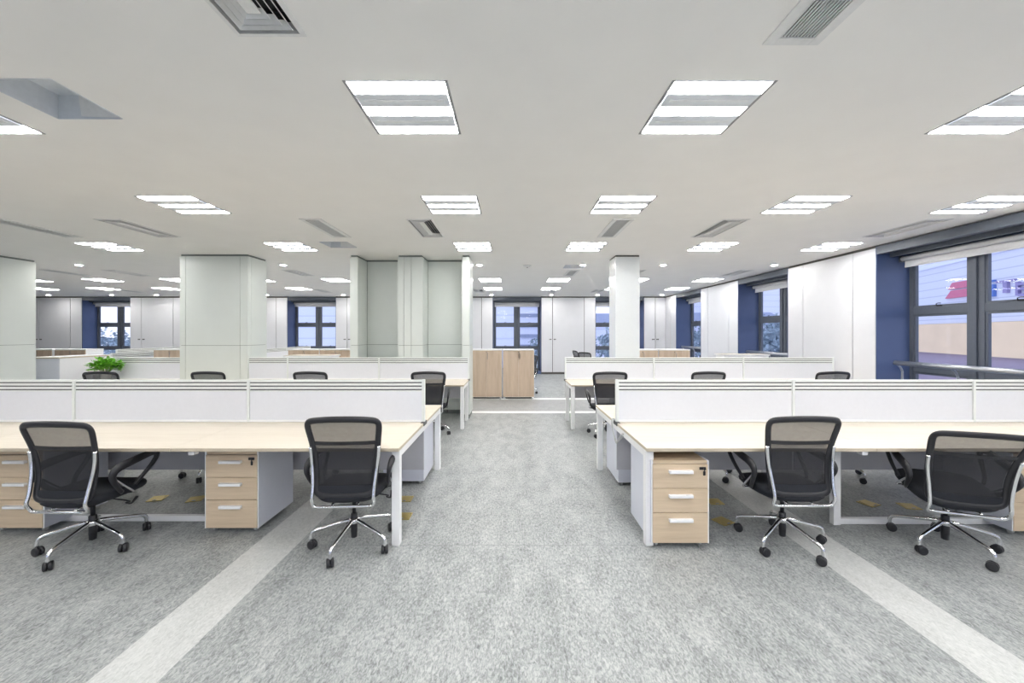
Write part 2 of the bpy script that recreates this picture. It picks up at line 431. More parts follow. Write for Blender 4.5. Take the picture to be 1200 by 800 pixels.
# ------------------------------------------------------------------ windows
WW = 1.92
def window(n, loc, rz, label):
    w = thing('window_%d' % n, label, 'window', loc, rz, kind='structure')
    d = DEP
    m = MB()
    m.box(0, .012, 0, d + .1, 0, CH - .02).box(WW - .012, WW, 0, d + .1, 0, CH - .02)
    m.box(.012, WW - .012, .02, d + .1, 0.0, .10)
    m.build('reveal', M['reveal'], w)
    m = MB()
    m.box(.012, WW - .012, 0, .10, CH - .15, CH - .02)
    m.box(.012, WW - .012, .10, d + .1, CH - .05, CH - .02)
    m.box(.012, WW - .012, .22, .27, CH - .20, CH - .05)
    m.build('header', M['frame'], w)
    z = [(.10, .17), (.97, 1.07), (1.91, 2.03), (2.80, 2.93)]
    xs = [(.012, .075), (.86, 1.06), (WW - .075, WW - .012)]
    m = MB()
    for a, b in z: m.box(.012, WW - .012, d - .01, d + .07, a, b, .004, 1)
    for a, b in xs: m.box(a, b, d - .015, d + .075, .10, 2.93, .004, 1)
    m.box(.94, .98, d - .04, d, .10, 2.93, .003, 1)
    m.build('frame', M['frame'], w)
    ys = [(.17, .97), (1.07, 1.91), (2.03, 2.80)]
    cols = [(.075, .86), (1.06, WW - .075)]
    for (a, b) in cols:
        for (c, e) in ys:
            s = MB()
            t = .028
            s.box(a, b, d, d + .05, c, c + t).box(a, b, d, d + .05, e - t, e)
            s.box(a, a + t, d, d + .05, c + t, e - t).box(b - t, b, d, d + .05, c + t, e - t)
            sa = s.build('sash', M['frame'], w)
            MB().box(a + t, b - t, d + .02, d + .026, c + t, e - t).build('pane', M['glass'], sa)
        for c in (1.07, 2.03):
            h = MB(); cx = (a + b) / 2
            h.box(cx - .035, cx + .035, d - .02, d, c + .002, c + .02, .003, 1)
            h.tube([(cx - .02, d - .03, c + .015), (cx - .01, d - .045, c + .04), (cx + .02, d - .05, c + .048), (cx + .06, d - .05, c + .045)], .006, 6)
            h.build('handle', M['black'], w)
    m = MB().box(.0, WW, d + .09, d + .11, CH - .15, CH + .3); m.build('lintel', M['frame'], w)
    return w
def blind(loc, rz, label):
    b = thing('roller_blind', label, 'blind', loc, rz, 'rolled-up blinds at the window heads')
    m = MB(); m.tube([(.05, .40, 2.845), (WW - .05, .40, 2.845)], .042, 14); m.build('fabric_roll', M['blind'], b)
    m = MB(); m.box(.03, .05, .35, .45, 2.79, 2.90, .004).box(WW - .05, WW - .03, .35, .45, 2.79, 2.90, .004); m.build('bracket', M['frame'], b)
    m = MB(); m.box(.05, WW - .05, .437, .442, 2.73, 2.845); m.box(.05, WW - .05, .43, .449, 2.70, 2.735, .004); m.build('bottom_bar', M['blind'], b)
    return b
wn_ = 1
rw = [(14.60, 'navy-lined window at the far end of the window wall'),
      (10.60, 'navy-lined window second along the window wall, showing foliage'),
      (6.58, 'big navy-lined window with a steel handrail, a red sign visible outside'),
      (2.53, 'navy-lined window of the window wall beside the camera'),
      (-1.52, 'navy-lined window of the window wall behind the camera')]
blabels = ['rolled-up pale blind over the farthest window of the window wall', 'rolled-up pale blind over the foliage window', 'long rolled-up pale blind over the big window with the handrail', 'rolled-up blind over the window beside the camera', 'rolled-up blind over the window behind the camera']
for (yy, lb), bl in zip(rw, blabels):
    window(wn_, (XR, yy, 0), R(-90), lb); wn_ += 1
    blind((XR, yy, 0), R(-90), bl)
FARX = [3.32, -.76, -4.84, -8.92, -13.0, -17.08]
fl_ = ['far wall window partly hidden by the square white column', 'far wall window right above the wooden cabinets',
       'far wall window hidden behind the alcove wall', 'far wall window between the wide pillar and the alcove wall',
       'far wall window hidden behind the wide pillar', 'far wall window beside the edge pillar, above the potted plant']
for xx, lb in zip(FARX, fl_):
    window(wn_, (xx, YB, 0), 0, lb); wn_ += 1
    blind((xx, YB, 0), 0, 'rolled-up blind on the ' + lb.split(',')[0].replace('far wall window', 'far window'))
BX = [5.6 - 2.15 * i for i in range(9)]  # unseen windows added to let daylight in from behind
for xx in BX:
    window(wn_, (xx, YF, 0), R(180), 'unseen window added behind the camera for daylight'); wn_ += 1

# ------------------------------------------------------------------ walls
def wall(name, label, segs, tomat, thick, seams=True, top=CH - .045):
    """segs in local u; tomat(u0,u1,d0,d1,z0,z1) -> box tuple"""
    m = MB()
    for (a, b) in segs:
        m.mi = 1
        m.box(*tomat(a + .001, b - .001, .02, thick, 0, CH + .3))
        m.box(*tomat(a + .001, b - .001, .004, .02, 0, .075))
        m.mi = 0
        cuts = [a]
        if seams and b - a > 1.6: cuts += [a + .45, b - .45]
        elif seams and b - a > .7: cuts += [a + .45]
        cuts.append(b)
        for c, e in zip(cuts, cuts[1:]):
            m.box(*tomat(c + .0085, e - .0085, 0, .017, .08, top))
    o = m.build(name, [M['wallpanel'], M['gap']]); tag(o, label, 'wall', kind='structure')
    return o
rs = []
prev = YB
for (yy, _) in rw:
    rs.append((yy, prev)); prev = yy - WW
rs.append((YF, prev))
wall('wall_right', 'white panelled wall with deep navy-lined windows', rs, lambda a, b, d0, d1, z0, z1: (XR + d0, XR + d1, a, b, z0, z1), DEP + .1)
# far wall: structural backing, with tall built-in cupboards in front of it
fs_ = []
prev = XR + DEP
for xx in FARX:
    fs_.append((xx + WW, prev)); prev = xx
fs_.append((XL, prev))
m = MB()
for a, b in fs_:
    m.mi = 1; m.box(a + .001, b - .001, YB + .022, YB + DEP + .1, 0, CH + .3)
    m.box(a + .001, b - .001, YB + .003, YB + .022, .08, CH)
wb_ = m.build('wall_back', [M['wallpanel'], M['gap']]); tag(wb_, 'far wall behind the row of tall white cupboards', 'wall', kind='structure')
cup_l = ['tall white cupboard in the corner by the window wall, past the square column', 'tall white cupboard with paired dark handles, between the middle far window and the column window',
         'tall white cupboard between the alcove wall end and the middle far window', 'tall white cupboard with dark handles beside the alcove wall edge', 'tall white cupboard showing right beside the wide pillar',
         'tall white cupboard with one dark handle, next to the window above the plant', 'tall white cupboard beside the edge pillar']
for (a, b), lb in zip(fs_, cup_l):
    a = max(a, XL + .3); b = min(b, XR)
    c = thing('tall_cupboard', lb, 'cupboard', ((a + b) / 2, YB - .001, 0), 0, 'white cupboards along the far wall')
    w2 = (b - a) / 2
    MB().box(-w2 + .002, w2 - .002, -.018, .0, 0, .078).build('plinth', M['gap'], c)
    if b - a > 1.6: cuts = [-w2, -w2 + .45, w2 - .45, w2]
    else: cuts = [-w2, -w2 + .45, w2]
    if b - a > 2.5: cuts = [-w2, w2 - 1.71, w2 - .45, w2]
    for i, (p, q) in enumerate(zip(cuts, cuts[1:])):
        dr = MB().box(p + .010, q - .010, -.02, -.001, .08, CH - .05, .0015, 1).build('door', M['wallpanel'], c)
        if i == 0:
            h = MB(); h.box(q - .13, q - .095, -.032, -.02, 1.36, 1.40, .002).box(q - .08, q - .045, -.032, -.02, 1.36, 1.40, .002); h.build('handle', M['black'], dr)
        if i == 1:
            h = MB(); h.box(p + .045, p + .08, -.032, -.02, 1.36, 1.40, .002).box(p + .095, p + .13, -.032, -.02, 1.36, 1.40, .002); h.build('handle', M['black'], dr)
wl_ = MB(); wl_.box(XL - .2, XL, YF, YB + .6, 0, CH + .3)
tag(wl_.build('wall_left', M['wallpanel']), 'plain white wall at the far side of the room', 'wall', kind='structure')
bs = []; prev = XR + DEP
for xx in BX:
    bs.append((xx, prev)); prev = xx - WW
bs.append((XL, prev))
wall('wall_front', 'white wall with added daylight windows behind the camera', bs, lambda a, b, d0, d1, z0, z1: (a, b, YF - d1, YF - d0, z0, z1), DEP + .1)

# ------------------------------------------------------------------ pillars and the alcove wall (pale green grey panels)
ZS = 1.384
def panelled(m, x0, x1, y, side, cuts=(), z1=CH - .035):
    """a panel skin of two tiers: side 'front' (facing -Y) at y, 'right' (facing +X) at x = y ..."""
    edges = [x0] + list(cuts) + [x1]
    g = .0035
    for a, b in zip(edges, edges[1:]):
        for (c, e) in ((.08, ZS - g), (ZS + g, z1)):
            if side == 'front': m.box(a + g, b - g, y, y + .015, c, e)
            elif side == 'back': m.box(a + g, b - g, y - .015, y, c, e)
            elif side == 'right': m.box(y - .015, y, a + g, b - g, c, e)
            else: m.box(y, y + .015, a + g, b - g, c, e)
def pillar(x0, x1, y0, y1, label, mat, seam, fcuts=(), scuts=()):
    m = MB(); m.mi = 1
    m.box(x0 + .016, x1 - .016, y0 + .016, y1 - .016, 0, CH)
    m.mi = 0
    panelled(m, x0, x1, y0, 'front', fcuts); panelled(m, x0, x1, y1, 'back', fcuts)
    panelled(m, y0 + .016, y1 - .016, x1, 'right', scuts); panelled(m, y0 + .016, y1 - .016, x0, 'left', scuts)
    o = m.build('pillar', [mat, seam]); tag(o, label, 'pillar', kind='structure'); return o
pillar(-6.19, -4.92, 7.31, 7.88, 'wide pale green panelled pillar rising behind the desks', M['green'], M['greenseam'], (-6.08, -5.06), (7.41,))
pillar(-10.95, -9.65, 7.38, 7.96, 'pale green panelled pillar cut by the edge of the photo', M['green'], M['greenseam'], (), ())
m = MB(); x0, x1, y0, y1 = 1.946, 2.403, 7.385, 7.86
m.mi = 1; m.box(x0 + .006, x1 - .006, y0 + .006, y1 - .006, 0, CH); m.box(x0 - .004, x1 + .004, y0 - .004, y1 + .004, 0, .08)
m.mi = 0; m.box(x0, x1, y0, y1, .08, CH - .03, .006)
tag(m.build('pillar', [M['column'], M['gap']]), 'square glossy white column by the aisle', 'pillar', kind='structure')
# alcove wall: three fins with two recessed panels
m = MB(); m.mi = 1
FY, RY, EY = 7.40, 7.88, 7.98
fins = [(-3.056, -2.908), (-2.158, -1.686), (-.945, -.797)]
for a, b in fins: m.box(a + .016, b - .016, FY + .016, EY - .016, 0, CH)
m.box(fins[0][1] - .02, fins[1][0] + .02, RY + .016, EY - .016, 0, CH)
m.box(fins[1][1] - .02, fins[2][0] + .02, RY + .016, EY - .016, 0, CH)
for a, b in ((fins[0][1], fins[1][0]), (fins[1][1], fins[2][0])): m.box(a, b, RY - .004, RY + .016, 0, .075)
m.mi = 0
panelled(m, *fins[0], FY, 'front'); panelled(m, *fins[1], FY, 'front', (-2.04, -1.90, -1.72)[:2]); panelled(m, *fins[2], FY, 'front')
for a, b in fins:
    panelled(m, FY + .016, (EY if b > -.8 else RY) , b, 'right'); panelled(m, FY + .016, (EY if a < -3 else RY), a, 'left')
panelled(m, fins[0][1] + .001, fins[1][0] - .001, RY, 'front'); panelled(m, fins[1][1] + .001, fins[2][0] - .001, RY, 'front')
panelled(m, fins[0][0], fins[2][1], EY, 'back')
tag(m.build('wall_middle', [M['green'], M['greenseam']]), 'pale green wall with three fins and two shallow alcoves', 'wall', kind='structure')

# ------------------------------------------------------------------ ceiling lights
def make_light():
    r = thing('ceiling_light', 'x', 'ceiling light', (0, 0, CH), 0, 'three-strip ceiling lights')
    m = MB(); h = .09
    m.box(-.3, .3, -.3, -.292, 0, h).box(-.3, .3, .292, .3, 0, h).box(-.3, -.292, -.292, .292, 0, h).box(.292, .3, -.292, .292, 0, h)
    m.box(-.3, .3, -.3, .3, h, h + .01)
    m.build('housing', M['fixture'], r)
    m = MB(); m.mi = 0
    m.box(-.308, -.290, -.308, .308, -.003, .0035).box(.290, .308, -.308, .308, -.003, .0035)
    m.mi = 1
    m.box(-.290, .290, -.308, -.2985, -.003, .0035).box(-.290, .290, .2985, .308, -.003, .0035)
    m.build('edge_frame', [M['fixdark'], M['louvre']], r)
    for cy in (-.238, 0, .238):
        MB().box(-.285, .285, cy - .050, cy + .050, -.006, .03).build('tube_cover', M['lamp'], r)
    for cy in (-.119, .119):
        m = MB(); m.mi = 0; m.box(-.285, .285, cy - .067, cy + .067, -.0085, .0045)
        m.mi = 1; m.box(-.25, .25, cy - .014, cy + .014, -.0115, -.0085)  # pale bar puts the tube's reflection into the gap
        m.build('louvre', [M['fixture'], M['louvre']], r)
    return r
proto = make_light()
for i, (x, y, lb) in enumerate(LIGHTS):
    if i == 0: proto.location = (x, y, CH); proto['label'] = lb; proto['group'] = 'three-strip ceiling lights'
    else: dup(proto, (x, y, CH), 0, lb, 'unseen added ceiling lights' if lb == OUTL else 'three-strip ceiling lights')

# ------------------------------------------------------------------ diffusers, grilles, pockets, downlights
def make_diff():
    r = thing('air_diffuser', 'x', 'air vent', (0, 0, CH), 0, 'ringed air diffusers')
    def ring(m, a, b, z0, a2, b2, z1):
        o = [(-a, -b, z0), (a, -b, z0), (a, b, z0), (-a, b, z0)]; i = [(-a2, -b2, z1), (a2, -b2, z1), (a2, b2, z1), (-a2, b2, z1)]
        for k in range(4):
            q = (k + 1) % 4; m.quad([o[k], o[q], i[q], i[k]])
    m = MB(); ring(m, .172, .472, -.004, .148, .448, -.008); ring(m, .172, .472, -.004, .172, .472, .0); ring(m, .148, .448, -.008, .148, .448, .05)
    m.build('flange', M['ventwhite'], r)
    MB().box(-.15, .15, -.45, .45, .11, .12).build('duct', M['ventdark'], r)
    m = MB()
    ring(m, .148, .448, .10, .150, .450, -.004)
    m.build('duct_side', M['ventdark'], r)
    for a in (.128, .094, .060):
        m = MB(); b = a + .30
        ring(m, a, b, -.006, a - .025, b - .025, .026); ring(m, a, b, -.006, a - .002, b - .002, -.009); ring(m, a - .003, b - .003, -.008, a - .028, b - .028, .024)
        m.build('cone_ring', M['ventwhite'], r)
    MB().box(-.032, .032, -.332, .332, -.004, .004, .001, 1).build('centre_plate', M['ventwhite'], r)
    return r
def make_gril():
    r = thing('return_grille', 'x', 'air vent', (0, 0, CH), 0, 'slatted return grilles')
    m = MB()
    for (a, b, c, d) in ((-.142, -.088, -.485, .485), (.088, .142, -.485, .485), (-.088, .088, -.485, -.436), (-.088, .088, .436, .485)):
        m.box(a, b, c, d, -.008, .001, .001, 1)
    m.build('flange', M['ventwhite'], r)
    m = MB()
    for k in range(11):
        x = -.08 + k * .016
        m.quad([(x - .004, -.436, -.0055), (x + .003, -.436, -.0055), (x + .003, .436, -.0055), (x - .004, .436, -.0055)])
        m.quad([(x - .002, -.436, -.005), (x + .006, -.436, .010), (x + .006, .436, .010), (x - .002, .436, -.005)])
        m.quad([(x - .004, -.436, -.003), (x + .004, -.436, .012), (x + .004, .436, .012), (x - .004, .436, -.003)])
        m.quad([(x - .004, -.436, -.003), (x - .002, -.436, -.005), (x - .002, .436, -.005), (x - .004, .436, -.003)])
    m.build('slat', M['grille'], r)
    MB().box(-.09, .09, -.44, .44, .025, .035).build('duct', M['ventdark'], r)
    return r
def make_pock():
    r = thing('ceiling_hatch', 'x', 'ceiling hatch', (0, 0, CH), 0, 'square ceiling pockets')
    m = MB(); a, b, h = .22, .21, .16
    m.box(-a - .004, -a, -b, b, -.004, h).box(a, a + .004, -b, b, -.004, h).box(-a, a, -b - .004, -b, -.004, h).box(-a, a, b, b + .004, -.004, h)
    m.box(-a, a, -b, b, h, h + .01); m.build('pocket_lining', M['pocket'], r)
    m = MB(); m.quad([(-.05, b - .01, .01), (.215, b - .01, .0), (.20, b - .03, .10), (-.05, b - .03, .14)]); m.quad([(-.05, b - .008, .01), (.215, b - .008, .0), (.20, b - .028, .10), (-.05, b - .028, .14)])
    m.build('hatch_panel', M['ventwhite'], r)
    return r
def make_spot():
    r = thing('downlight', 'x', 'downlight', (0, 0, CH), 0, 'round downlights')
    MB().lathe([(.075, -.001), (.075, -.006), (.06, -.009), (.055, -.004)], seg=20).build('trim_ring', M['ventwhite'], r)
    MB().lathe([(.054, -.004), (.05, -.010), (.03, -.013), (.005, -.014)], seg=20).build('lens', M['spot'], r)
    return r
for fn, L, g in ((make_diff, DIFF, 'ringed air diffusers'), (make_gril, GRIL, 'slatted return grilles'), (make_pock, POCK, 'square ceiling pockets'), (make_spot, SPOTS, 'round downlights')):
    p = fn()
    for i, (x, y, lb) in enumerate(L):
        if i == 0: p.location = (x, y, CH); p['label'] = lb
        else: dup(p, (x, y, CH), 0, lb, g)
sm = thing('smoke_detector', 'small grey round detector on the ceiling above the aisle', 'smoke detector', (.33, 8.5, CH))
MB().lathe([(.09, 0), (.09, -.012), (.07, -.02), (.05, -.034), (.01, -.04)], seg=24).build('housing', M['grille'], sm)
MB().lathe([(.02, -.04), (.018, -.046), (.004, -.047)], seg=12).build('sensor_cap', M['ventdark'], sm)

# ------------------------------------------------------------------ desk benches
ZT, TH = .75, .026
def bench(label, loc, rz, joints, front, back, midlegs=(), rails=(), mod_z=.29, div_end=True, divider=True, endlegs=(0, -1), leg_back_y=None, group='bench desks', clamp=()):
    r = thing('bench_desk', label, 'desk', loc, rz, group)
    js = sorted(joints); g = .0015
    for a, b in zip(js, js[1:]):
        for (y0, y1) in ((-front, -.012), (.012, back)):
            if y1 - y0 < .1 or y1 < y0: continue
            m = MB(); m.mi = 0; m.box(a + g, b - g, y0, y1, ZT - .004, ZT)
            m.mi = 1; m.box(a + g, b - g, y0, y1, ZT - TH, ZT - .004, .002, 1)
            m.build('desktop', [M['desk'], M['deskedge']], r)
    zb = ZT - TH - .001
    y_f = -front + .035; y_b = leg_back_y if leg_back_y is not None else back - .035
    ends = [js[0], js[-1]]
    for i in endlegs:
        x = ends[i]; s = 1 if i == 0 else -1
        xa, xb = x + s * .005, x + s * .065
        m = MB(); m.box(xa, xb, y_f, y_f + .06, .006, zb, .003, 1).box(xa + s * .008, xb - s * .008, y_f + .008, y_f + .052, 0, .006); m.build('leg', M['metal_white'], r)
        m = MB(); m.box(xa, xb, y_b - .06, y_b, .006, zb, .003, 1).box(xa + s * .008, xb - s * .008, y_b - .052, y_b - .008, 0, .006); m.build('leg', M['metal_white'], r)
        MB().box(xa, xb, y_f + .06, y_b - .06, zb - .055, zb, .003, 1).build('side_beam', M['metal_white'], r)
    for (x, ya, yb) in midlegs:
        MB().box(x - .03, x + .03, ya, ya + .05, 0, zb, .003, 1).build('leg', M['metal_white'], r)
        if yb is not None:
            MB().box(x - .03, x + .03, yb - .05, yb, 0, zb, .003, 1).build('leg', M['metal_white'], r)
            MB().box(x - .028, x + .028, ya + .05, yb - .05, zb - .05, zb, .003, 1).build('cross_beam', M['metal_white'], r)
    for (xa, xb, y) in rails:
        MB().box(xa, xb, y, y + .04, .004, .05, .003, 1).build('floor_rail', M['metal_white'], r)
    for x in clamp:
        MB().box(x - .022, x + .022, -front + .03, -front + .08, zb - .035, zb, .003, 1).box(x - .04, x + .04, -front + .04, -front + .07, zb - .012, zb, .002, 1).build('joint_bracket', M['metal_white'], r)
    for y in (-front * .5,) + ((back * .5,) if back > .3 else ()):
        MB().box(js[0] + .07, js[-1] - .07, y - .02, y + .02, zb - .04, zb - .001).build('long_beam', M['metal_white'], r)
    if divider:
        for a, b in zip(js, js[1:]):
            MB().box(a + .01, b - .01, -.008, .008, mod_z, zb - .002, .001, 1).build('modesty_panel', M['modesty'], r)
            p = MB().box(a + .018, b - .018, -.010, .010, ZT + .022, 1.046).build('divider_panel', M['divider'], r)
            q = MB()
            q.mi = 0
            for (c, d, t) in ((1.136, 1.157, .016), (1.102, 1.124, .013), (1.068, 1.090, .013), (1.044, 1.056, .0125)):
                q.box(a + .014, b - .014, -t, t, c, d, .002, 1)
            q.mi = 1; q.box(a + .016, b - .016, -.006, .006, 1.050, 1.140)
            q.build('tool_rail', [M['alu'], M['groove']], p)
            MB().box(a + .004, b - .004, -.016, .016, ZT + .001, ZT + .022, .002, 1).build('bottom_rail', M['metal_white'], p)
        for i, x in enumerate(js):
            w = .012 if 0 < i < len(js) - 1 else .014
            xx = x if 0 < i < len(js) - 1 else (x + .014 if i == 0 else x - .014)
            MB().box(xx - w, xx + w, -.017, .017, ZT + .001, 1.159, .002, 1).build('divider_post', M['alu'], r)
        for i in endlegs:
            x = ends[i]; s = 1 if i == 0 else -1
            MB().box(x - s * .006, x + s * .03, -.06, .06, ZT - .028, ZT + .006, .002, 1).build('cable_cap', M['groove'], r)
    return r
DY = 3.79
bench('long front bench desk away from the windows, one chair at its aisle end leg', (0, DY, 0), 0, [-5.92, -4.22, -2.54, -.84], DY - 2.915, .90,
      midlegs=((-2.54, -.46, .46), (-4.22, -.46, .46)), rails=((-4.19, -2.57, -.45),), endlegs=(0, -1), clamp=(-2.41, -4.22))
bench('long front bench desk running to the window wall, chairs pulled out before it', (0, DY, 0), 0, [1.0, 2.71, 4.45, 6.05], DY - 2.915, .90,
      midlegs=((2.72, -.51, .46), (4.45, -.51, .46)), rails=((2.75, 4.42, -.50),), endlegs=(0, -1), clamp=(2.65, 4.45))
bench('second-row bench desk in front of the alcove wall and wide pillar', (0, 7.355, 0), 0, [-7.58, -5.88, -4.20, -2.49, -.80], .83, .0, mod_z=.40,
      midlegs=((-2.49, -.6, None), (-4.2, -.6, None), (-5.88, -.6, None)), leg_back_y=-.10, endlegs=(0, -1))
bench('second-row bench desk in front of the square white column', (0, 7.35, 0), 0, [.985, 2.655, 4.33, 6.02], .83, .0, mod_z=.40,
      midlegs=((2.655, -.6, None), (4.33, -.6, None)), leg_back_y=-.10, endlegs=(0, -1))
# far benches seen end-on (length runs away from the camera)
bench('distant white bench desk with a tall divider, seen end-on beyond the low counter', (-9.1, 9.55, 0), R(90), [-.65, .65], .02 + .0, .52, mod_z=.3, leg_back_y=.48)
bench('distant white bench desk seen end-on, between the wide pillar and the second far window', (-7.3, 12.7, 0), R(90), [-1.5, 0, 1.5], .75, .75)
bench('distant white bench desk seen end-on near the farthest window', (-11.3, 12.7, 0), R(90), [-1.5, 0, 1.5], .75, .75)
bench('small distant desk behind the square white column', (3.25, 12.6, 0), R(90), [-.8, .8], .02, .65, divider=False, leg_back_y=.6)

# ------------------------------------------------------------------ pedestals
def make_ped():
    r = thing('drawer_pedestal', 'x', 'drawer unit', (0, 0, 0), 0, 'wheeled three-drawer pedestals')
    w, d, z0, z1 = .215, .5, .04, .655     # origin at front centre
    m = MB(); m.box(-w, -w + .014, .004, d, z0, z1, .001, 1).box(w - .014, w, .004, d, z0, z1, .001, 1)
    m.box(-w + .014, w - .014, d - .014, d, z0, z1).box(-w + .014, w - .014, .02, d - .014, z0, z0 + .014)
    m.build('body', M['pedestal'], r)
    m = MB(); m.box(-w + .0142, w - .0142, .002, d - .0145, z1 - .022, z1 - .001); m.build('top', M['drawer'], r)
    m = MB(); m.box(-w, -w + .008, .0, .004, z0, z1).box(w - .008, w, 0, .004, z0, z1); m.build('front_edge', M['white'], r)
    zs = [(z0 + .004, .268), (.272, .448), (.452, .628)]
    for i, (a, b) in enumerate(zs):
        dr = MB().box(-w + .010, w - .010, -.004, .014, a, b, .001, 1).build('drawer', M['drawer'], r)
        hz = b - .052
        h = MB(); h.box(-.088, .088, -.030, -.024, hz - .011, hz + .011, .002, 1).box(-.088, -.080, -.026, -.004, hz - .008, hz + .008).box(.080, .088, -.026, -.004, hz - .008, hz + .008)
        h.box(-.088, .088, -.028, -.004, hz + .007, hz + .011)
        h.build('handle', M['white'], dr)
        if i == 2:
            k = MB(); k.box(w - .075, w - .028, -.012, -.004, b - .038, b - .018, .002, 1); k.lathe([(.009, 0), (.009, .010), (.004, .012)], w - .04, -.012, b - .028, 10, Matrix.Rotation(R(90), 4, 'X'))
            k.build('lock', M['black'], dr)
            k = MB(); k.box(w - .052, w - .034, -.020, -.014, b - .078, b - .045, .003, 1).box(w - .045, w - .041, -.024, -.014, b - .048, b - .026, .001, 1)
            k.build('key', M['black'], dr)
    for sx in (-1, 1):
        for y in (.05, .45):
            c = MB(); c.lathe([(.018, -.010), (.019, 0), (.018, .010)], sx * (w - .05), y, .0192, 14, Matrix.Rotation(R(90), 4, 'Y')); c.box(sx * (w - .05) - .012, sx * (w - .05) + .012, y - .012, y + .012, .028, .041)
            c.build('caster', M['cable'], r)
    return r
ped = make_ped()
PEDS = [(-2.25, 3.15, 0, 'maple drawer pedestal with a full pale side showing, between two black chairs'),
        (-3.97, 3.15, 0, 'maple drawer pedestal half cut by the photo edge, behind the turned chair'),
        (1.253, 2.925, 0, 'maple drawer pedestal flush beside the end leg of the window-side bench'),
        (4.165, 3.10, 0, 'maple drawer pedestal cut by the photo edge behind the reclined chair'),
        (-1.15, 4.66, PI, 'grey backed pedestal under the far side of the aisle-side bench, at its end leg'),
        (1.33, 4.62, PI, 'grey backed pedestal under the far side of the window-side bench, near the hanging cable')]
for i, (x, y, a, lb) in enumerate(PEDS):
    if i == 0: ped.location = (x, y, 0); ped['label'] = lb
    else: dup(ped, (x, y, 0), a, lb)

# ------------------------------------------------------------------ task chair
def back_y(x, z):
    t = (z - .44) / .56
    return -.215 - .015 * t + .045 * math.sin(PI * min(1, max(0, t))) * (1 - .3 * t) - .055 * max(0, t - .35) ** 1.4 + .42 * x * x
LOOP = [(0, .452), (.09, .453), (.155, .458), (.192, .475), (.204, .515), (.207, .58), (.213, .67), (.223, .77), (.235, .86), (.245, .93), (.243, .968), (.222, .989), (.17, .998), (.09, 1.004), (0, 1.006)]
def loop_pts():
    pts = [(x, z) for x, z in LOOP] + [(-x, z) for x, z in LOOP[-2:0:-1]]
    v = smooth_path([(x, 0, z) for x, z in pts], 3, closed=True)
    return [Vector((p.x, back_y(p.x, p.z), p.z)) for p in v]
def half_w(z):
    for (a, b) in zip(LOOP[3:], LOOP[4:]):
        if a[1] <= z <= b[1]:
            t = (z - a[1]) / max(1e-6, b[1] - a[1]); return a[0] + (b[0] - a[0]) * t
    return .19
def back_sheet(z0, z1, off, inset=.012, n=12, mth=14):
    m = MB(); rows = []
    for i in range(n + 1):
        z = z0 + (z1 - z0) * i / n; w = half_w(z) - inset
        rows.append([m.bm.verts.new((w * (2 * k / mth - 1), back_y(w * (2 * k / mth - 1), z) + off, z)) for k in range(mth + 1)])
    for A, B in zip(rows, rows[1:]):
        for k in range(mth):
            f = m.bm.faces.new((A[k], A[k+1], B[k+1], B[k])); f.smooth = True
    return m
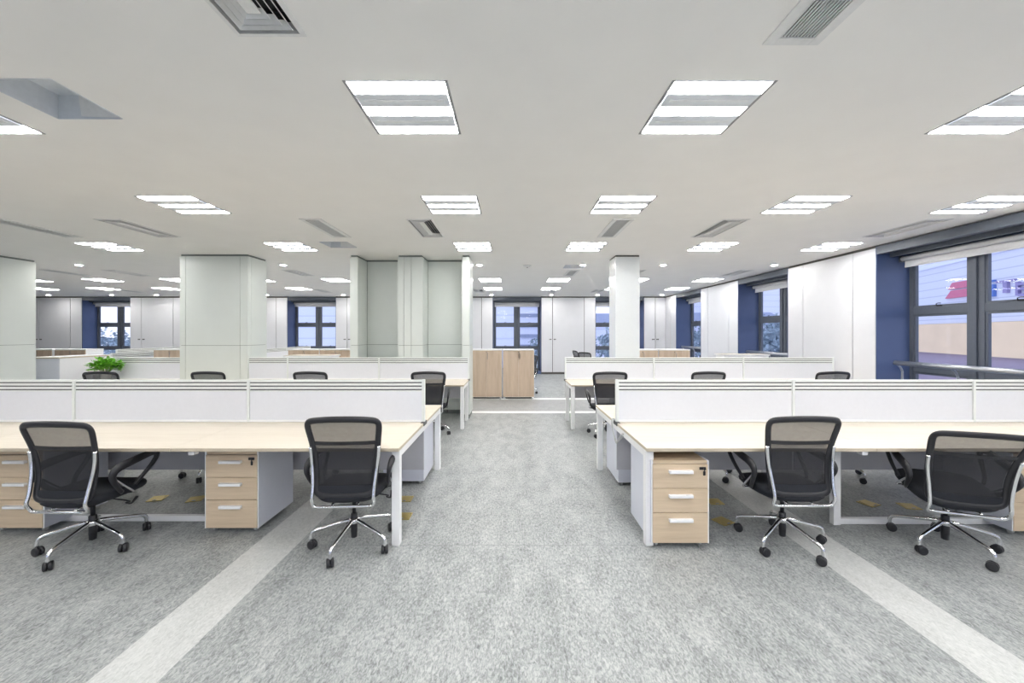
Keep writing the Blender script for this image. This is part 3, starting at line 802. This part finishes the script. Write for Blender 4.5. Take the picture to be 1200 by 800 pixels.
def make_chair():
    r = thing('task_chair', 'x', 'office chair', (0, 0, 0), 0, 'black mesh task chairs')
    # back frame (black ring)
    m = MB(); m.tube(loop_pts(), .011, 8, closed=True, flat=(2.0, 1.1), up=(0, 1, 0)); 
    br = m.build('backrest', M['black'], r)
    back_sheet(.47, .985, .0).build('mesh_panel', M['blackmesh'], br)
    back_sheet(.47, .835, .012, .018, 9).build('lumbar_mesh', M['blackmesh2'], br)
    m = back_sheet(.812, .838, -.004, .014, 1)
    m.build('upper_band', M['black'], br)
    m = back_sheet(.455, .525, -.006, .004, 3); m.build('lower_pad', M['fabric'], br)
    # seat
    m = MB(); rings = []
    prof = [(.398, .06, 0), (.405, .022, 0), (.425, .004, 0), (.445, 0, 0), (.462, .006, 0), (.472, .02, 0), (.477, .05, 0), (.475, .12, 0)]
    nseg = 36
    for (z, ins, _) in prof:
        ring = []
        for k in range(nseg):
            th = 2 * PI * k / nseg; c, s_ = math.cos(th), math.sin(th); e = 2 / 3.6
            x = (abs(c) ** e) * (1 if c > 0 else -1) * (.245 - ins); y = .02 + (abs(s_) ** e) * (1 if s_ > 0 else -1) * (.245 - ins)
            x *= 1 - .10 * max(0, -(y) / .24)
            dz = -.22 * max(0, y - .14) ** 1.5 * 2 + .25 * max(0, abs(x) - .15) ** 1.6 - .06 * max(0, .2 - abs(x)) * .2
            ring.append(m.bm.verts.new((x, y, z + dz)))
        rings.append(ring)
    for A, B in zip(rings, rings[1:]):
        for k in range(nseg):
            f = m.bm.faces.new((A[k], A[(k+1) % nseg], B[(k+1) % nseg], B[k])); f.smooth = True
    m.bm.faces.new(rings[0][::-1]); m.bm.faces.new(rings[-1])
    m.build('seat', M['fabric'], r)
    # chrome side posts and lower bar, one bent tube
    def post(sx):
        return [Vector((sx * x, back_y(x, z) - o, z)) for (x, z, o) in ((.238, .80, .014), (.234, .74, .020), (.226, .66, .028), (.217, .58, .034), (.211, .50, .036), (.212, .44, .038))]
    pr = post(1) + [Vector((.212, -.217, .402)), Vector((.200, -.214, .386)), Vector((.17, -.212, .380)), Vector((.0, -.212, .380))]
    plm = [Vector((-v.x, v.y, v.z)) for v in pr[:-1]][::-1]
    m = MB(); m.tube(smooth_path(pr + plm, 3), .0118, 8)
    m.tube([(-.09, -.212, .382), (-.085, -.12, .388), (-.07, .02, .392)], .009, 8).tube([(.09, -.212, .382), (.085, -.12, .388), (.07, .02, .392)], .009, 8)
    m.build('chrome_frame', M['chrome'], r)
    m = MB(); m.box(-.11, .11, -.10, .12, .375, .402, .006).box(-.06, .06, -.07, .08, .345, .378, .008); m.build('mechanism', M['black'], r)
    m = MB(); m.tube(smooth_path([(.10, .03, .375), (.20, .04, .360), (.25, .04, .350)], 3), .005, 6); m.tube(smooth_path([(.235, .02, .352), (.262, .035, .338), (.268, .06, .362), (.262, .08, .372)], 3), .010, 6, flat=(1.2, .6))
    m.build('lever', M['black'], r)
    # arms
    for sx in (-1, 1):
        X = sx * .275
        pts = [(X - sx * .025, -.02, .445), (X, -.075, .50), (X + sx * .012, -.115, .565), (X + sx * .02, -.125, .615), (X + sx * .024, -.085, .652), (X + sx * .026, .01, .668), (X + sx * .022, .11, .680), (X + sx * .015, .185, .684),
               (X + sx * .010, .222, .665), (X + sx * .006, .215, .625), (X, .165, .565), (X - sx * .010, .115, .515), (X - sx * .03, .08, .465)]
        rad = [.8, .9, 1.1, 1.4, 1.6, 1.5, 1.35, 1.3, 1.2, 1.0, .9, .85, .8]
        sp = smooth_path(pts, 4); rr = []
        for i in range(len(sp)):
            t = i / 4; a = min(int(t), len(rad) - 2); rr.append(.0150 * (rad[a] + (rad[a+1] - rad[a]) * (t - a)))
        m = MB(); m.tube(sp, rr, 8, flat=(1.35, .85), up=(0, 0, 1) if False else (sx * 1.0, 0, 0.0))
        am = m.build('armrest', M['black'], r)
        m = MB(); m.tube(smooth_path([(X + sx * .004, -.105, .575), (X + sx * .002, -.03, .50), (X - sx * .004, .045, .425), (X - sx * .03, .055, .412), (X - sx * .10, .055, .400)], 4), .008, 8)
        m.build('bracket', M['chrome'], am)
    # gas lift
    MB().lathe([(.012, .055), (.022, .060), (.024, .11), (.024, .235), (.020, .24)], seg=16).build('gas_cover', M['black'], r)
    MB().lathe([(.014, .24), (.014, .35)], seg=14).build('gas_lift', M['black'], r)
    MB().lathe([(.030, .165), (.040, .170), (.042, .190), (.036, .205), (.028, .208)], seg=20).build('hub', M['chrome'], r)
    for k in range(5):
        a = R(-90 + 72 * k); c, s_ = math.cos(a), math.sin(a)
        pts = [(.025 * c, .025 * s_, .19), (.10 * c, .10 * s_, .175), (.20 * c, .20 * s_, .150), (.265 * c, .265 * s_, .133), (.295 * c, .295 * s_, .118), (.305 * c, .305 * s_, .095), (.306 * c, .306 * s_, .062)]
        m = MB(); m.tube(smooth_path(pts, 3), [.0150] * 4 + [.0132] * 15, 8)
        lg = m.build('leg', M['chrome'], r)
        ca = a + R([35, -50, 80, 20, -30][k]); fx, fy = math.cos(ca), math.sin(ca)
        cx, cy = .306 * c - .012 * fx, .306 * s_ - .012 * fy
        q = MB(); rot = Matrix.Rotation(ca, 4, 'Z') @ Matrix.Rotation(R(90), 4, 'X')
        for off in (-1, 1):
            ox, oy = -fy * off * .013, fx * off * .013
            q.lathe([(.010, -.011), (.026, -.011), (.031, -.007), (.031, .007), (.026, .011), (.010, .011)], cx + ox, cy + oy, .031, 16, rot)
        q.lathe([(.016, -.006), (.018, 0), (.016, .006)], cx, cy, .036, 12, rot)
        q.tube([(.306 * c, .306 * s_, .04), (.306 * c, .306 * s_, .066)], .008, 8)
        q.build('caster', M['black'], lg)
    return r
chair = make_chair()
CH_ = [
 (-1.20, 2.985, 3, -8, 'black mesh task chair with chrome base next to the desk end leg on the aisle'),
 (-3.15, 2.95, -2, 4, 'black mesh task chair with a looped arm showing, before the half-cut drawer pedestal'),
 (2.065, 3.0, 0, 16, 'black mesh task chair standing astride the pale floor strip of the window-side bench'),
 (3.255, 2.95, -20, 0, 'black mesh task chair turned and leaning at the photo edge, its back stretched wide'),
 (-3.40, 4.50, 178, 10, 'black task chair hidden on the far side of the aisle-side bench, farther from the aisle'),
 (-1.75, 4.62, 182, 10, 'black task chair hidden on the far side of the aisle-side bench, nearer the aisle'),
 (2.20, 4.50, 176, 20, 'black task chair hidden on the far side of the window-side bench, nearer the aisle'),
 (3.66, 4.47, 184, 18, 'black task chair hidden on the far side of the window-side bench, nearer the window'),
 (-6.33, 6.25, 3, 12, 'black chair top showing in front of the potted plant'),
 (-4.67, 6.25, 0, 0, 'black chair top showing just below the wide pillar'),
 (-3.10, 6.25, 0, 30, 'black chair top showing between wide pillar and alcove wall'),
 (-1.30, 6.25, 4, 10, 'black chair at the aisle end of the second-row desk, before the alcove wall'),
 (1.50, 6.22, 0, 25, 'black chair at the aisle end of the second-row desk, below the square white column'),
 (3.02, 6.25, 0, 0, 'black chair top over the front divider, midway between square column and handrail'),
 (4.93, 6.25, 0, 12, 'black chair top showing beside the handrail end'),
 (-6.15, 11.2, 80, 0, 'tiny distant chair top beside the wide pillar'),
 (-10.35, 11.3, 85, 0, 'tiny distant chair top behind the potted plant divider'),
 (2.40, 13.6, -80, 0, 'tiny distant chair beside the far cupboards, the slimmer of two'),
 (2.45, 12.5, -50, 0, 'tiny distant chair beside the square column, the wider of two'),
 (.36, 10.55, 150, 9, 'distant chair whose casters show past the wooden cabinets'),
]
NAMES = {}
for i, (x, y, rz, ph, lb) in enumerate(CH_):
    if i == 0: c = chair; c.location = (x, y, 0); c.rotation_euler = (0, 0, R(rz)); c['label'] = lb
    else: c = dup(chair, (x, y, 0), R(rz), lb)
    for k in kids(c):
        if k.name.split('.')[0] == 'leg': k.rotation_euler = (0, 0, R(ph - rz))
    lean, low = {1: (0.5, -.022), 3: (13, 0)}.get(i, (0, 0))      # one is set lower, one is tipped back on its tilt mechanism
    if lean:
        T = Matrix.Translation((0, 0, .37 + low)) @ Matrix.Rotation(R(lean), 4, 'X') @ Matrix.Translation((0, 0, -.37))
        for k in kids(c):
            if k.name.split('.')[0] in ('backrest', 'seat', 'chrome_frame', 'armrest', 'mechanism', 'lever'): k.matrix_basis = T
# ------------------------------------------------------------------ low wooden cabinets
def make_cab():
    r = thing('low_cabinet', 'x', 'cabinet', (0, 0, 0), 0, 'low wooden cabinets with white edges')
    w, d, z0, z1 = .385, .42, .045, 1.217
    m = MB(); m.box(-w, -w + .018, .0, d, z0, z1 - .025, .001, 1).box(w - .018, w, .0, d, z0, z1 - .025, .001, 1).box(-w, w, d - .016, d, z0, z1 - .025).box(-w, w, .005, d, z0, z0 + .02)
    m.build('body', M['white'], r)
    MB().box(-w - .003, w + .003, -.005, d + .003, z1 - .025, z1, .002, 1).build('top', M['white'], r)
    for sx in (-1, 1):
        dr = MB().box(sx * .0015, sx * (w - .006), -.018, -.001, z0 + .012, z1 - .028, .001, 1).build('door', M['oak'], r)
        if sx == 1:
            h = MB(); h.tube([(.03, -.018, 1.13), (.03, -.045, 1.125), (.03, -.045, .985), (.03, -.018, .98)], .006, 6); h.build('handle', M['fixdark'], dr)
            k = MB(); k.box(-.004, .014, -.024, -.018, 1.14, 1.165, .001, 1); k.build('lock', M['fixdark'], dr)
    for sx in (-1, 1):
        for y in (.03, d - .04): MB().lathe([(.018, 0), (.018, .045)], sx * (w - .035), y, 0, 12).build('foot', M['metal_white'], r)
    MB().box(-w + .07, w - .07, .03, .04, .01, .045).build('plinth', M['gap'], r)
    return r
cab = make_cab()
CABS = [(-.63, 9.64, 'low oak cabinet by the aisle, partly hidden by the alcove wall end'), (.16, 9.64, 'low oak cabinet by the aisle, fully open to view'),
        (3.20, 9.64, 'low oak cabinet peeking over the divider right beside the square column'), (3.985, 9.64, 'low oak cabinet peeking over the divider, nearer the window wall'),
        (-4.41, 9.80, 'low oak cabinet touching the alcove wall edge'), (-5.20, 9.80, 'low oak cabinet behind the middle low counter'),
        (-8.55, 9.80, 'low oak cabinet beside the wide pillar, next to the white divider end'),
        (-11.02, 9.80, 'low oak cabinet with a dark lock, in front of the farthest window wall'), (-11.86, 9.80, 'low oak cabinet half hidden by the edge pillar')]
for i, (x, y, lb) in enumerate(CABS):
    if i == 0: cab.location = (x, y, 0); cab['label'] = lb
    else: dup(cab, (x, y, 0), 0, lb)
# low counters
def counter(label, x0, x1, y0, y1, z1, side=None):
    r = thing('low_counter', label, 'counter', ((x0 + x1) / 2, (y0 + y1) / 2, 0), 0)
    a, b = (x1 - x0) / 2, (y1 - y0) / 2
    MB().box(-a, a, -b, b, .06, z1 - .028, .002, 1).build('body', M['pedestal'] if side else M['white'], r)
    MB().box(-a + .03, a - .03, -b + .03, b - .03, 0, .06).build('plinth', M['gap'], r)
    m = MB(); m.mi = 0; m.box(-a - .03, a + .02, -b - .03, b + .02, z1 - .028, z1 - .004, .001, 1); m.mi = 1; m.box(-a - .03, a + .02, -b - .03, b + .02, z1 - .004, z1)
    m.build('top', [M['deskedge'] if side else M['white'], M['white'] if side else M['desk']], r)
    if side: MB().box(a, a + .012, -b, b, .06, z1 - .03, .001, 1).build('end_panel', M['white'], r)
    return r
counter('low counter with a blue-grey end and white side, beside the potted plant', -10.30, -9.71, 8.42, 9.50, 1.10, True)
counter('low white counter with a pale wooden top beside the alcove wall', -5.22, -4.20, 9.02, 9.55, 1.10)
counter('low white counter with thin top under the foliage window', 4.88, 5.90, 9.02, 9.40, 1.13)

# ------------------------------------------------------------------ handrails in front of the windows
def make_rail():
    r = thing('handrail', 'x', 'handrail', (0, 0, 0), 0, 'steel handrails at the windows')
    MB().tube([(0.18, .13, 1.13), (1.86, .13, 1.13)], .037, 16).build('rail', M['steel'], r)
    for u in (.21, 1.0, 1.80):
        m = MB(); m.tube(smooth_path([(u, .13, 1.105), (u + .0, .18, 1.06), (u, .21, 1.0), (u, .215, .9), (u, .215, .10)], 4), .016, 10)
        m.lathe([(.045, .10), (.045, .112), (.03, .116)], u, .215, 0, 16)
        m.build('support', M['steel'], r)
    MB().tube([(.21, .215, .55), (1.80, .215, .55)], .012, 8).build('lower_rail', M['steel'], r)
    return r
hr = make_rail()
for i, (yy, lb) in enumerate(((6.56, 'thick steel handrail across the big window'), (10.58, 'steel handrail across the foliage window'), (14.58, 'steel handrail across the farthest window of the window wall'), (2.51, 'steel handrail across the window beside the camera'))):
    if i == 0: hr.location = (XR, yy, 0); hr.rotation_euler = (0, 0, R(-90)); hr['label'] = lb
    else: dup(hr, (XR, yy, 0), R(-90), lb)

# ------------------------------------------------------------------ potted plant
pl = thing('potted_plant', 'bushy green plant in a white pot on the second-row desk', 'plant', (-7.30, 7.05, ZT))
MB().lathe([(.055, 0), (.07, .01), (.085, .14), (.09, .155), (.078, .155), (.075, .14)], seg=24).build('pot', M['pot'], pl)
MB().lathe([(.074, .138), (.02, .145)], seg=16).build('soil', M['soil'], pl)
rnd = random.Random(3)
ms = MB(); ml = MB()
for i in range(70):
    th = rnd.uniform(0, 2 * PI); el = rnd.uniform(.15, 1.4); L = rnd.uniform(.09, .19)
    d = Vector((math.cos(th) * math.cos(el) * 1.15, math.sin(th) * math.cos(el) * 1.15, math.sin(el) * 1.0))
    p0 = Vector((d.x * .03, d.y * .03, .14)); p1 = p0 + Vector((d.x * L * .4, d.y * L * .4, L * .55)); p2 = p0 + d * L + Vector((0, 0, .04))
    ms.tube([p0, p1, p2], .0025, 4)
    for j in range(7):
        q = p2 * rnd.uniform(.7, 1.0) + Vector((rnd.uniform(-.05, .05), rnd.uniform(-.05, .05), rnd.uniform(-.03, .04) + .05))
        dd = (d + Vector((rnd.uniform(-.8, .8), rnd.uniform(-.8, .8), rnd.uniform(-.6, .5)))).normalized()
        sd = dd.cross(Vector((rnd.uniform(-.3, .3), rnd.uniform(-.3, .3), 1))).normalized(); nn = sd.cross(dd)
        l, w = rnd.uniform(.05, .075), rnd.uniform(.028, .042)
        a = q; b1 = q + dd * l * .35 + sd * w + nn * .008; b2 = q + dd * l * .35 - sd * w + nn * .008; mid = q + dd * l * .5; c1 = q + dd * l - nn * .01
        ml.quad([a, b1, c1, mid]); ml.quad([a, mid, c1, b2])
ms.build('stem', M['stem'], pl)
lf = ml.build('foliage', M['leaf'], pl)

# ------------------------------------------------------------------ brass floor sockets, hanging cable
def make_socket():
    r = thing('floor_socket', 'x', 'floor socket', (0, 0, 0), 0, 'brass floor sockets')
    m = MB(); m.box(-.065, .065, -.065, -.05, 0, .006, .001, 1).box(-.065, .065, .05, .065, 0, .006, .001, 1).box(-.065, -.05, -.05, .05, 0, .006, .001, 1).box(.05, .065, -.05, .05, 0, .006, .001, 1)
    m.build('rim', M['brass'], r)
    l = MB().box(-.049, .049, -.049, .049, 0, .004, .001, 1).build('lid', M['brass'], r); l.location = (0, 0, .004); l.rotation_euler = (R(4), 0, 0)
    MB().box(-.015, .015, -.058, -.05, .004, .012, .002, 1).build('catch', M['steel'], r)
    return r
so = make_socket()
for i, (x, y, a, lb) in enumerate(((-3.44, 3.81, 15, 'brass floor socket catching the light behind the looped-arm chair'), (-3.06, 3.80, 20, 'brass floor socket beside the middle maple pedestal'),
     (-1.03, 3.80, 0, 'brass floor socket under the aisle-side desk end, farther of two'), (-.95, 3.44, 0, 'brass floor socket under the aisle-side desk end, nearer of two'),
     (1.80, 3.35, 25, 'brass floor socket beside the caster of the strip-straddling chair'), (1.93, 3.74, 0, 'brass floor socket behind the flush maple pedestal'),
     (3.36, 3.70, 20, 'bright brass floor socket under the window-side bench, beside the middle leg'), (3.68, 3.64, -10, 'brass floor socket in the shade of the leaning chair'))):
    if i == 0: so.location = (x, y, 0); so.rotation_euler = (0, 0, R(a)); so['label'] = lb
    else: dup(so, (x, y, 0), R(a), lb)
m = MB()
m.tube(smooth_path([(1.06, 3.80, .715), (1.0, 3.86, .765), (.978, 3.84, .74), (.975, 3.78, .66), (.975, 3.68, .60), (.978, 3.60, .62), (.99, 3.55, .69), (1.03, 3.52, .70)], 5), .007, 6)
m.tube(smooth_path([(1.06, 3.78, .715), (.998, 3.82, .768), (.972, 3.79, .73), (.968, 3.73, .64), (.970, 3.65, .585), (.985, 3.57, .64), (1.03, 3.52, .69), (1.10, 3.50, .62), (1.12, 3.48, .50), (1.10, 3.45, .47)], 5), .005, 6)
tag(m.build('power_cable', M['cable']), 'loop of grey cable hanging over the end of the window-side desk', 'cable')

# ------------------------------------------------------------------ outside
g = MB().box(-90, 120, -60, 120, -4.2, -4.0).build('ground', M['bounce_paving']); tag(g, 'paved ground outside below the windows', 'ground', kind='structure')
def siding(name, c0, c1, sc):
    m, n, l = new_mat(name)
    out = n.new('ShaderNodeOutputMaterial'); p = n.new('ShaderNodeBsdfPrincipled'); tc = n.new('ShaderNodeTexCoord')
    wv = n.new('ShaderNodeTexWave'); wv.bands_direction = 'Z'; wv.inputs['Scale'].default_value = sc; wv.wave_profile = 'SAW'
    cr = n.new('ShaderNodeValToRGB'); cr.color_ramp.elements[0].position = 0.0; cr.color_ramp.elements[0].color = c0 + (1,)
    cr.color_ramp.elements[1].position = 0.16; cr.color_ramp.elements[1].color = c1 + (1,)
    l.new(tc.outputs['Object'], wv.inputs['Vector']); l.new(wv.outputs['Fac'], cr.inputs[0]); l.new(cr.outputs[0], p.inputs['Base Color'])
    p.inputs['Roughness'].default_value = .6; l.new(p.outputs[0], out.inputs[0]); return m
M['siding'] = siding('pale blue siding', (.48, .51, .62), (.74, .76, .86), .35)
M['tan'] = plain('tan render', (.92, .70, .46), .8, scale=.4, var=.05)
M['maroon'] = plain('mauve base', (.42, .35, .42), .8, scale=.5)
M['red'] = plain('pink red sign', (.66, .17, .27), .5)
M['bluesign'] = plain('blue sign', (.10, .20, .55), .5)
M['violet'] = plain('violet letter', (.30, .26, .50), .5)
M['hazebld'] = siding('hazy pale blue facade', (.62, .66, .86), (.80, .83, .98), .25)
M['roofgrey'] = plain('grey blue roof', (.30, .34, .48), .7, scale=1)
# opposite building with the sign: facade from A to B
A = Vector((53.5, 57.5, 0)); B = Vector((38.0, 14.0, 0)); dv = (B - A); Lf = dv.length
bl = thing('shed_building', 'pale blue clad building with tan band and red sign, beyond the big window', 'building', (A.x, A.y, -4), math.atan2(dv.y, dv.x))
# local x along facade, local +y towards away from us? choose depth on the far side
def shed(m, x0, x1, y0, y1, z0, z1): m.box(x0, x1, y0, y1, z0 + 4, z1 + 4)
m = MB(); shed(m, -8, Lf, 0.0, 14, 2.75, 9.3); m.build('cladding', M['siding'], bl)
m = MB(); shed(m, -8, Lf, -.3, 14, -.6, 2.72); m.build('tan_band', M['tan'], bl)
m = MB(); shed(m, -8, Lf, .1, 14, -4, -.62); m.build('base_wall', M['maroon'], bl)
m = MB(); shed(m, -8, Lf, -.2, 14, 9.3, 9.9); m.build('roof_edge', M['hazebld'], bl)
def on_facade(px, Z):   # where the ray through column px meets the facade, as local x
    t = Vector((px - 600, 460)); ax, ay = A.x, A.y
    # A + s*dv parallel to t
    s = (ax * t.y - ay * t.x) / (dv.y * t.x - dv.x * t.y)
    return s * Lf
def fz(px, py):
    s = on_facade(px, 0) / Lf; p = A + dv * s
    return 1.6 + (391 - py) * p.y / 460
def sgn(m, p0, p1, q0, q1, dpt=.25, sk=0.0):
    xa, xb = on_facade(p0, 0), on_facade(p1, 0); za, zb = fz((p0 + p1) / 2, q1) + 4, fz((p0 + p1) / 2, q0) + 4
    pts = [(xa - sk, za), (xb - sk * 0, za), (xb, zb), (xa, zb)]
    v0 = [(x, -dpt, z) for x, z in pts]; v1 = [(x, -.01, z) for x, z in pts]
    m.quad(v0); m.quad(v1)
    for k in range(4): m.quad([v0[k], v0[(k+1) % 4], v1[(k+1) % 4], v1[k]])
sg = MB(); sgn(sg, 1119, 1146, 329, 336.5, sk=.6); sgn(sg, 1117.5, 1146, 338.5, 347.5, sk=.9); sg.build('red_sign', M['red'], bl)
sg = MB(); sgn(sg, 1150, 1168, 329, 331); sgn(sg, 1150, 1168, 334, 348); sg.build('blue_sign', M['bluesign'], bl)
sg = MB(); sgn(sg, 1171, 1192, 328, 330); sgn(sg, 1179, 1184, 330, 343); sgn(sg, 1194, 1197, 330, 346); sgn(sg, 1197, 1216, 330, 333); sgn(sg, 1197, 1212, 336, 339); sgn(sg, 1197, 1216, 343, 346)
sg.build('sign_lettering', M['violet'], bl)
# hazy office blocks beyond the far windows
def block(label, x0, x1, y, z1, bands):
    b = thing('office_block', label, 'building', ((x0 + x1) / 2, y, -4)); a = (x1 - x0) / 2
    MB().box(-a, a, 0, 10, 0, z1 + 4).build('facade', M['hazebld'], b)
    m = MB()
    for i in range(bands): m.box(a * .42, a * .98, -.15, 0, 1.0 + i * 1.1 + 2, 1.35 + i * 1.1 + 2)
    m.build('louvre', M['roofgrey'], b)
    MB().box(-a - .2, a + .2, -.2, 10.2, z1 + 4, z1 + 4.4).build('roof_edge', M['roofgrey'], b)
block('hazy pale block filling the middle far window', -6.5, 3.6, 42, 9, 8)
block('hazy blue block filling the top of the foliage window', 31, 64, 84, 18, 3)
block('hazy pale block beyond the second far window', -30, -14, 44, 8, 6)
b = thing('warehouse', 'long low grey roofed warehouse beyond the foliage', 'building', (20, 62, -4), R(-8))
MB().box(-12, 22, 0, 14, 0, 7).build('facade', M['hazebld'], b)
m = MB()
for q in ([(-12.5, -.5, 7), (22.5, -.5, 7), (22.5, 7, 9.2), (-12.5, 7, 9.2)], [(-12.5, 14.5, 7), (22.5, 14.5, 7), (22.5, 7, 9.2), (-12.5, 7, 9.2)], [(-12.5, -.5, 7), (-12.5, 7, 9.2), (-12.5, 14.5, 7)], [(22.5, -.5, 7), (22.5, 14.5, 7), (22.5, 7, 9.2)]): m.quad(q)
m.build('roof', M['roofgrey'], b)
# trees
def tree(label, x, y, h, rad, seed):
    t = thing('tree', label, 'tree', (x, y, -4), 0, 'trees outside the windows'); rn = random.Random(seed)
    MB().tube([(0, 0, 0), (.1, .05, h * .4), (-.05, .1, h * .7)], [.22, .17, .08], 8).build('trunk', M['bark'], t)
    m = MB()
    for i in range(2600):
        th = rn.uniform(0, 2 * PI); u = rn.uniform(-1, 1); rr = rad * (rn.uniform(.3, 1) ** .4) * (1 + .25 * math.sin(3 * th + seed) * math.sin(5 * u))
        s_ = math.sqrt(1 - u * u); c = Vector((rr * s_ * math.cos(th), rr * s_ * math.sin(th), h * .62 + rr * u * h * .36 / rad))
        n = Vector((rn.uniform(-1, 1), rn.uniform(-1, 1), rn.uniform(-1, 1))).normalized(); s1 = n.orthogonal().normalized() * rn.uniform(.10, .22); s2 = n.cross(s1)
        m.quad([c - s1, c - s2 * .7, c + s1, c + s2 * .7])
    m.build('foliage', M['crown'], t)
tp = [(13.4, 17.6, 6.3, 2.4), (16.9, 24.0, 6.6, 2.9), (15.2, 31.5, 6.5, 2.9), (9.6, 33.0, 6.6, 2.5), (21.5, 31.5, 6.6, 2.9), (4.2, 36.5, 6.2, 2.4), (-33, 36, 5.6, 2.9), (-39.8, 38, 5.9, 3.0)]
tl = ['bluish tree outside the foliage window, nearest the glass', 'bluish tree outside the foliage window, behind the nearest one', 'bluish tree seen through the farthest window of the window wall',
      'bluish tree seen through the window beside the square column', 'bluish tree behind the others past the foliage window', 'bluish tree at the edge of the column window', 'hazy tree low in the window above the plant, nearer the middle', 'hazy tree low in the window above the plant, nearer its edge']
for i, (p, lb) in enumerate(zip(tp, tl)): tree(lb, *p, seed=i + 1)
